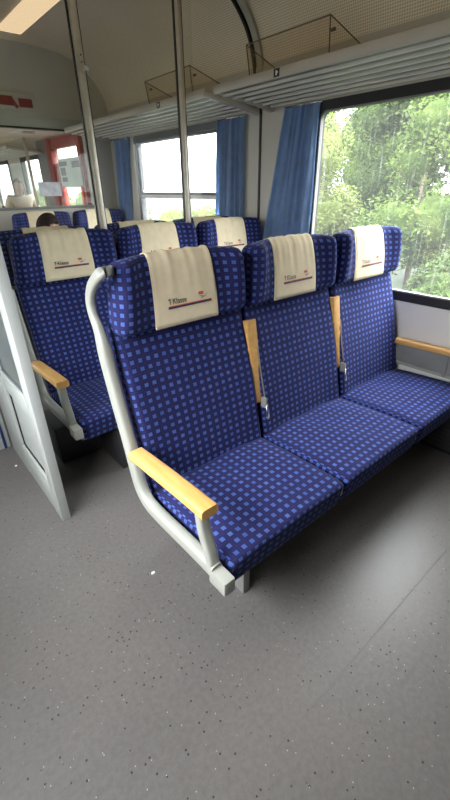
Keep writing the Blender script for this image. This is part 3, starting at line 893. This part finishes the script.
tag(sp, 'hazy clear shield far off beyond the end wall glass, in front of a standing passenger', 'shield')

# ------------------------------------------------------------------ ceiling lamp
for lab, yc in (('long warm lamp strip on the ceiling at the top left corner', 2.9), ('warm lamp strip on the ceiling straight above the nearest seats', .55)):
    l = thing('ceiling_lamp', lab, 'ceiling lamp', (.90, yc, 2.66), 0, 'ceiling lamp strips')
    MB().box(-.22, .13, -.98, .93, -.03, .02).build('housing', M['lamphouse'], l, bevel=.008)
    MB().box(-.09, .095, -.95, .90, -.052, -.028).build('diffuser', M['lamp'], l, bevel=.01)

# ------------------------------------------------------------------ litter on the floor
for lab, x, y, s in (('tiny white paper scrap on the floor in front of the nearest aisle seat', -.059, .445, .010), ('tiny white crumb on the aisle floor at the foot of the corridor partition', -.283, 1.638, .008)):
    o = MB().add([(-s, -s*.5, 0), (s*.7, -s*.6, 0), (s, s*.5, 0), (-s*.5, s*.6, 0), (-s*.6, -s*.2, .004), (s*.5, -.2*s, .006), (s*.6, s*.3, .003), (-s*.3, s*.4, .005)],
                 [(0, 1, 2, 3), (4, 5, 6, 7), (0, 1, 5, 4), (1, 2, 6, 5), (2, 3, 7, 6), (3, 0, 4, 7)]).build('paper_scrap', M['white'], loc=(x, y, .001))
    tag(o, lab, 'scrap')

# ------------------------------------------------------------------ people
def skin_mesh(name, nodes, edges, mat, parent, sub=2, extra=None, voxel=None):
    me = bpy.data.meshes.new(name); me.from_pydata([n[0] for n in nodes], edges, [])
    ob = bpy.data.objects.new(name, me); COL.objects.link(ob)
    sm = ob.modifiers.new('skin', 'SKIN'); sm.use_smooth_shade = True
    for k, n in enumerate(nodes):
        r = n[1]; sv = me.skin_vertices[0].data[k]; sv.radius = (r, r) if isinstance(r, float) else r
        sv.use_root = (k == 0)
    ss = ob.modifiers.new('sub', 'SUBSURF'); ss.levels = sub; ss.render_levels = sub
    dg = bpy.context.evaluated_depsgraph_get(); m2 = bpy.data.meshes.new_from_object(ob.evaluated_get(dg))
    bpy.data.objects.remove(ob)
    if extra:
        bm = bmesh.new(); bm.from_mesh(m2)
        for V, F in extra:
            vs = [bm.verts.new(v) for v in V]
            for f in F: bm.faces.new([vs[i] for i in f])
        bm.to_mesh(m2); bm.free()
    o = bpy.data.objects.new(name, m2); COL.objects.link(o)
    if voxel:
        r = o.modifiers.new('r', 'REMESH'); r.mode = 'VOXEL'; r.voxel_size = voxel; r.use_smooth_shade = True
        dg = bpy.context.evaluated_depsgraph_get(); m3 = bpy.data.meshes.new_from_object(o.evaluated_get(dg))
        o.modifiers.clear(); o.data = m3
    o.data.name = name; o.data.materials.clear(); o.data.materials.append(mat); o.data.shade_smooth(); o.parent = parent
    return o
def head_geo(c, rot, s=1.0):
    """an ovoid head with brow, nose, chin and ears; faces -Y before rot"""
    V = []; F = []; nu, nv = 28, 22
    for j in range(nv+1):
        th = PI*j/nv
        for i in range(nu):
            ph = 2*PI*i/nu
            x = .073*math.sin(th)*math.cos(ph); y = .095*math.sin(th)*math.sin(ph); z = .115*math.cos(th)
            if z < 0: x *= 1-.22*(-z/.115)**1.3; y *= 1-.10*(-z/.115)
            if y < 0:
                f = max(0, -y/.095)
                y -= .020*math.exp(-((x/.013)**2+((z+.022)/.020)**2))*f       # nose
                y -= .006*math.exp(-((z-.028)/.012)**2)*f                       # brow
                y += .007*(math.exp(-(((x-.030)/.014)**2+((z-.004)/.012)**2))+math.exp(-(((x+.030)/.014)**2+((z-.004)/.012)**2)))*f
                y -= .005*math.exp(-((x/.022)**2+((z+.060)/.010)**2))*f         # lips
                y -= .006*math.exp(-((x/.025)**2+((z+.098)/.014)**2))           # chin
            x += math.copysign(.016, x)*math.exp(-(((abs(x)-.07)/.012)**2+((y-.012)/.013)**2+((z+.005)/.028)**2))  # ears
            V.append(Vector((x, y, z))*s)
    for j in range(nv):
        for i in range(nu):
            F.append((j*nu+i, j*nu+(i+1) % nu, (j+1)*nu+(i+1) % nu, (j+1)*nu+i))
    R = rot
    return [R @ v+Vector(c) for v in V], F
def person(name, label, root, seated, head_c, head_rot, hairmat, topmat, rz=0):
    p = thing(name, label, 'person', root, rz)
    V = Vector
    hc = V(head_c)
    if seated:
        hip = V((0, 0, .55)); chest = V((0, .02, .84)); neck = V((0, .0, 1.02))
        hips = [V((s*.09, -.02, .52)) for s in (-1, 1)]; knees = [V((s*.11, -.42, .52)) for s in (-1, 1)]; ank = [V((s*.11, -.44, .09)) for s in (-1, 1)]
        elb = [V((s*.23, -.06, .72)) for s in (-1, 1)]; wr = [V((s*.12, -.28, .66)) for s in (-1, 1)]
    else:
        hip = V((0, 0, .90)); chest = V((0, .01, 1.22)); neck = V((0, 0, 1.40))
        hips = [V((s*.09, 0, .86)) for s in (-1, 1)]; knees = [V((s*.10, -.02, .47)) for s in (-1, 1)]; ank = [V((s*.10, .01, .09)) for s in (-1, 1)]
        elb = [V((s*.25, -.02, 1.10)) for s in (-1, 1)]; wr = [V((s*.22, -.16, .90)) for s in (-1, 1)]
    sh = [neck+V((s*.165, 0, -.06)) for s in (-1, 1)]
    N = [(hip, .115), (hip.lerp(chest, .5), .105), (chest, .125), (neck-V((0, 0, .03)), .06), (hc-V((0, 0, .05)), .05)]; E = [(0, 1), (1, 2), (2, 3), (3, 4)]
    N = [(n[0], float(n[1])) for n in N]
    def app(v, r, pr): N.append((v, float(r))); E.append((pr, len(N)-1)); return len(N)-1
    hands = []
    for i in (0, 1):
        a = app(sh[i], .055, 2); b = app(elb[i], .042, a); c = app(wr[i], .028, b)
        d = (wr[i]-elb[i]).normalized(); up = V((0, 0, 1)); sd = d.cross(up).normalized(); s = (-1, 1)[i]
        palm = app(wr[i]+d*.05, .030, c)
        for k, L in enumerate((.070, .082, .076, .058)):
            o = sd*(k-1.5)*.020
            r1 = app(wr[i]+d*.085+o, .0095, palm); r2 = app(wr[i]+d*(.085+L*.5)+o-up*.008, .0085, r1); app(wr[i]+d*(.085+L*.9)+o-up*.03, .007, r2)
        r1 = app(wr[i]+d*.045+sd*(-s)*.036, .011, palm); app(wr[i]+d*.085+sd*(-s)*.052-up*.01, .009, r1)
        a = app(hips[i], .085, 0); b = app(knees[i], .056, a); c = app(ank[i], .038, b); app(ank[i]+V((0, -.15, -.055)), .032, c)
    body = skin_mesh('body', N, E, M['skin'], p, 2, [head_geo(hc, head_rot)], .009)
    # clothing
    N2 = [(hip, .13), (hip.lerp(chest, .5), .125), (chest, .145), (neck-V((0, 0, .04)), .075)]; E2 = [(0, 1), (1, 2), (2, 3)]
    for i in (0, 1):
        n = len(N2); N2 += [(sh[i], .068), (elb[i], .054), (wr[i].lerp(elb[i], .06), .040)]; E2 += [(2, n), (n, n+1), (n+1, n+2)]
    skin_mesh('jacket', [(a, float(b)) for a, b in N2], E2, topmat, p)
    N3 = [(hip+V((0, 0, .03)), .126)]; E3 = []
    for i in (0, 1):
        n = len(N3); N3 += [(hips[i], .097), (knees[i], .068), (ank[i]+V((0, 0, .03)), .050)]; E3 += [(0, n), (n, n+1), (n+1, n+2)]
    skin_mesh('trousers', [(a, float(b)) for a, b in N3], E3, M['trousers'], p)
    for i in (0, 1):
        skin_mesh('shoe', [(ank[i]+V((0, .02, -.03)), .052), (ank[i]+V((0, -.08, -.045)), .045), (ank[i]+V((0, -.17, -.055)), .035)], [(0, 1), (1, 2)], M['shoe'], p)
    # hair cap: sits over crown, sides and back, open at the face
    HV, HF = head_geo((0, 0, 0), Matrix.Identity(3), 1.0)
    W_ = []
    for v in HV:
        k = 1.14; q = V((v.x*k*1.03, v.y*k+.004, v.z*k)); W_.append(q)
    keep = []
    for f in HF:
        c = sum((HV[i] for i in f), V())/4
        if c.z > .045-.35*c.y or (c.y > -.015 and c.z > -.10): keep.append(f)
    nV = len(W_); inner = [V((v.x*.98, v.y*.98+.002, v.z*.98)) for v in HV]
    cnt = {}
    for f in keep:
        for a, b in zip(f, f[1:]+f[:1]): cnt[(a, b)] = 1
    F = list(keep)+[tuple(nV+i for i in f[::-1]) for f in keep]
    for (a, b) in cnt:
        if (b, a) not in cnt: F.append((b, a, nV+a, nV+b))
    mbh = MB().add([head_rot @ q+hc for q in W_]+[head_rot @ q+hc for q in inner], F)
    mbh.build('hair', hairmat, p, smooth=True)
    for s in (-1, 1):
        e = MB(); c = V((s*.030, -.078, .004)); pts = []; fs = []
        for j in range(7):
            for i in range(10):
                th = PI*j/6; ph = 2*PI*i/10
                pts.append(head_rot @ (c+V((.012*math.sin(th)*math.cos(ph), .010*math.cos(th), .009*math.sin(th)*math.sin(ph))))+hc)
        for j in range(6):
            for i in range(10): fs.append((j*10+i, j*10+(i+1) % 10, j*10+10+(i+1) % 10, j*10+10+i))
        e.add(pts, fs).build('eye', M['eyew'], p, smooth=True)
    return p
rotA = Matrix.Rotation(math.radians(62), 3, 'Z') @ Matrix.Rotation(math.radians(30), 3, 'X')
person('person', 'dark haired person seated before the end wall, only the top of the bowed head showing', (.885, 3.79, 0), True, (.0, -.04, 1.135), rotA, M['hair'], M['jacket'])
rotB = Matrix.Rotation(math.radians(-25), 3, 'Z')
person('person', 'person in a pale jacket standing far off beyond the end wall glass', (1.60, 6.95, 0), False, (0, -.03, 1.49), rotB, M['hairlight'], M['shirt'])

# ------------------------------------------------------------------ outside: embankment, trees, fence
g = MB(); gx = [XW+.6, 4.2, 6.0, 9, 16, 60]; gz = [-1.3, -1.3, -.9, -.7, -.6, -.6]
V = []; F = []
ys = [-60+4*k for k in range(45)]
for j, y in enumerate(ys):
    for x, z in zip(gx, gz): V.append((x, y, z+.12*math.sin(y*.9+x)))
n = len(gx)
for j in range(len(ys)-1):
    for i in range(n-1): F.append((j*n+i, j*n+i+1, (j+1)*n+i+1, (j+1)*n+i))
o = MB().add(V, F).build('embankment', M['grass'], smooth=True); struct(o)
def tree(label, x, y, z, h, r, mat, seed, nleaf=1500, leaf=.14, trunk=True, squash=1.0):
    rnd = random.Random(seed)
    t = thing('tree' if trunk else 'bush', label, 'tree' if trunk else 'bush', (x, y, z), 0, 'trees and bushes outside the windows')
    mb = MB()
    lobes = [(Vector((rnd.uniform(-.55, .55)*r, rnd.uniform(-.6, .6)*r, h*(rnd.uniform(.30, .86) if trunk else rnd.uniform(.25, .7)))), r*rnd.uniform(.42, .7)) for _ in range(9)]
    for k in range(nleaf):
        c, rr = rnd.choice(lobes)
        d = Vector((rnd.gauss(0, 1), rnd.gauss(0, 1), rnd.gauss(0, 1)*squash)).normalized()
        pos = c+d*rr*rnd.uniform(.72, 1.05)
        if pos.z < .02: continue
        a = Vector((rnd.gauss(0, 1), rnd.gauss(0, 1), rnd.gauss(0, .6))).normalized(); b = a.cross(d)
        if b.length < .05: continue
        b.normalize(); s = leaf*rnd.uniform(.6, 1.4)
        mid = d*s*.18
        mb.add([pos-a*s, pos+b*s*.45+mid, pos+a*s, pos-b*s*.45+mid], [(0, 1, 2, 3)])
    mb.build('foliage', mat, t)
    core = MB()
    for c, rr in lobes:
        vs = []; fs = []
        for j in range(7):
            for i in range(10):
                th = PI*j/6; ph = 2*PI*i/10; q = rr*.62*(1+.12*math.sin(3*ph+2*th+c.x))
                vs.append(c+Vector((q*math.sin(th)*math.cos(ph), q*math.sin(th)*math.sin(ph), q*math.cos(th))))
        for j in range(6):
            for i in range(10): fs.append((j*10+i, j*10+(i+1) % 10, j*10+10+(i+1) % 10, j*10+10+i))
        core.add(vs, fs)
    core.build('inner_foliage', mat, t, smooth=True)
    st = MB(); st.sweep([(0, 0, -.2), (.04, .03, h*.35), (-.02, .05, h*.62)], [(.11*r*.5*math.cos(2*PI*k/8), .11*r*.5*math.sin(2*PI*k/8)) for k in range(8)], (0, 1, 0))
    st.build('trunk' if trunk else 'stem', M['bark'], t, smooth=True)
    return t
for k, (x, y, h, r, m, lab) in enumerate([
    (7.6, .6, 4.6, 1.05, 'leafB', 'leafy tree outside the large window at the right border of the picture'),
    (7.6, 3.3, 4.4, 1.05, 'leafA', 'bright green tree in the middle of the large window, behind the window seat headrest'),
    (7.8, 6.0, 4.2, 1.05, 'leafC', 'yellowish green tree at the left edge of the large window, partly behind the curtain'),
    (11.4, 2.4, 6.2, 1.35, 'leafA', 'tall tree in the second row outside the large window, at the right'),
    (11.4, 5.9, 6.0, 1.35, 'leafB', 'tall dark tree in the second row outside the large window, in the middle'),
    (11.6, 9.4, 5.6, 1.30, 'leafA', 'tall tree in the second row outside the large window, at the left'),
    (16.5, 5.0, 8.6, 2.0, 'leafB', 'tallest tree far behind the others, right half of the large window'),
    (16.5, 10.2, 8.4, 2.0, 'leafA', 'tallest tree far behind the others, left half of the large window')]):
    tree(lab, x, y, -.9, h, r, M[m], 40+k, 9000 if r < 1.5 else 12000, .045 if r < 1.2 else .065)
for k, (x, y, h, r, m, lab) in enumerate([
    (23.0, 6.0, 9.6, 2.6, 'leafA', 'broad pale tree on the skyline behind the right part of the large window'),
    (23.0, 13.2, 9.4, 2.6, 'leafB', 'broad tree on the skyline behind the left part of the large window'),
    (24.0, 20.0, 8.6, 2.4, 'leafA', 'broad tree on the skyline behind the near curtain')]):
    tree(lab, x, y, -.9, h, r, M[m], 60+k, 9000, .12)
for k, (x, y, z, h, r, m, lab) in enumerate([
    (9.6, 1.2, -.9, 2.5, .85, 'leafA', 'rounded bush between the trees outside, at the right edge of the large window'), (9.6, 3.6, -.9, 2.6, .85, 'leafC', 'rounded yellowish bush between the trees outside, middle of the large window'),
    (9.4, 7.9, -.9, 2.5, .85, 'leafA', 'rounded bush between the trees outside, left side of the large window'), (13.8, 4.2, -.9, 3.0, 1.1, 'leafC', 'rounded bush far back among the trees, right half of the large window'),
    (13.8, 7.8, -.9, 3.0, 1.1, 'leafA', 'rounded bush far back among the trees, left half of the large window'),
    (6.3, 2.1, -1.0, 1.75, .60, 'leafB', 'dark green bush outside behind the lowest bushes, right part of the large window'), (6.2, 4.75, -1.0, 1.75, .60, 'leafA', 'bright green bush outside behind the lowest bushes, left part of the large window'),
    (4.9, 1.3, -1.0, 1.5, .58, 'leafA', 'low bush outside at the bottom right corner of the large window'), (5.0, 3.15, -1.0, 1.4, .62, 'leafB', 'low bush outside just right of the window seat headrest'),
    (8.0, 10.6, -.8, 1.95, .85, 'leafD', 'yellow green bush at the right foot of the smaller window'), (8.2, 12.9, -.8, 1.9, .85, 'leafD', 'yellow green bush in the middle foot of the smaller window'),
    (8.0, 15.2, -.8, 2.0, .85, 'leafD', 'yellow green bush at the left foot of the smaller window'),
    (7.5, 18.5, -.8, 2.6, 1.1, 'leafA', 'green bush outside the red vestibule door'), (7.5, 22.5, -.8, 2.8, 1.2, 'leafA', 'green bush far along the line, seen through the distant window')]):
    tree(lab, x, y, z, h, r, M[m], 80+k, 3500, .055, False)
fe = thing('fence', 'grey railing fence outside, seen through the lower part of the smaller window', 'fence', (9.6, 14, -.7))
for k in range(24): MB().box(-.03, .03, -5+k*.5-.03, -5+k*.5+.03, 0, 1.95).build('post', M['fence'], fe)
MB().box(-.02, .02, -5, 6.6, 1.85, 1.93).build('rail', M['fence'], fe)
MB().box(-.02, .02, -5, 6.6, .9, .96).build('rail', M['fence'], fe)

# ------------------------------------------------------------------ daylight: overcast sky, portals in the windows
wd = bpy.data.worlds.new('overcast_sky'); sc.world = wd; wd.use_nodes = True
nt = wd.node_tree; nt.nodes.clear()
out = nt.nodes.new('ShaderNodeOutputWorld'); bg = nt.nodes.new('ShaderNodeBackground')
tc = nt.nodes.new('ShaderNodeTexCoord'); sp_ = nt.nodes.new('ShaderNodeSeparateXYZ'); lk(nt, tc.outputs['Generated'], sp_.inputs[0])
mr = nt.nodes.new('ShaderNodeMapRange'); mr.inputs[1].default_value = -.12; mr.inputs[2].default_value = .7
lk(nt, sp_.outputs[2], mr.inputs[0])
r = ramp(nt, mr.outputs[0], [(.0, (.22, .22, .20)), (.14, (.62, .65, .68)), (.45, (1.15, 1.18, 1.22)), (1, (3.2, 3.25, 3.35))])
lk(nt, r.outputs[0], bg.inputs[0]); bg.inputs[1].default_value = 1.35; lk(nt, bg.outputs[0], out.inputs[0])
def portal(x, y0, y1, z0, z1, right):
    la = bpy.data.lights.new('window_daylight', 'AREA'); la.shape = 'RECTANGLE'; la.size = z1-z0; la.size_y = y1-y0
    la.cycles.is_portal = True
    o = bpy.data.objects.new('window_daylight', la); COL.objects.link(o)
    o.location = (x, (y0+y1)/2, (z0+z1)/2); o.rotation_euler = (0, PI/2 if right else -PI/2, 0)
for (a, b, c, d) in OPEN: portal(XW+.10, a, b, c, d, True)
for (a, b, c, d) in LOPEN[:6]: portal(XL-.10, a, b, c, d, False)

# ------------------------------------------------------------------ camera
cam = bpy.data.cameras.new('camera'); co = bpy.data.objects.new('camera', cam); COL.objects.link(co)
cam.sensor_fit = 'HORIZONTAL'; cam.sensor_width = 36; cam.lens = 401.44/450*36; cam.clip_start = .02; cam.clip_end = 300
yw, pt, rl = math.radians(40.0126), math.radians(-27.9983), math.radians(-.791)
fw = Vector((math.sin(yw)*math.cos(pt), math.cos(yw)*math.cos(pt), math.sin(pt))); rt = Vector((math.cos(yw), -math.sin(yw), 0)); up = rt.cross(fw)
r2 = rt*math.cos(rl)+up*math.sin(rl); u2 = -rt*math.sin(rl)+up*math.cos(rl)
mat = Matrix(((r2.x, u2.x, -fw.x, -.57136), (r2.y, u2.y, -fw.y, -.66318), (r2.z, u2.z, -fw.z, 1.46444), (0, 0, 0, 1)))
co.matrix_world = mat; sc.camera = co
sc.view_settings.view_transform = 'Standard'; sc.view_settings.look = 'None'; sc.view_settings.gamma = 1
sc.view_settings.use_curve_mapping = False; sc.view_settings.exposure = 2.95
sc.cycles.max_bounces = 12; sc.cycles.transparent_max_bounces = 24; sc.cycles.use_denoising = True
sc.cycles.diffuse_bounces = 6; sc.cycles.caustics_reflective = False; sc.cycles.caustics_refractive = False
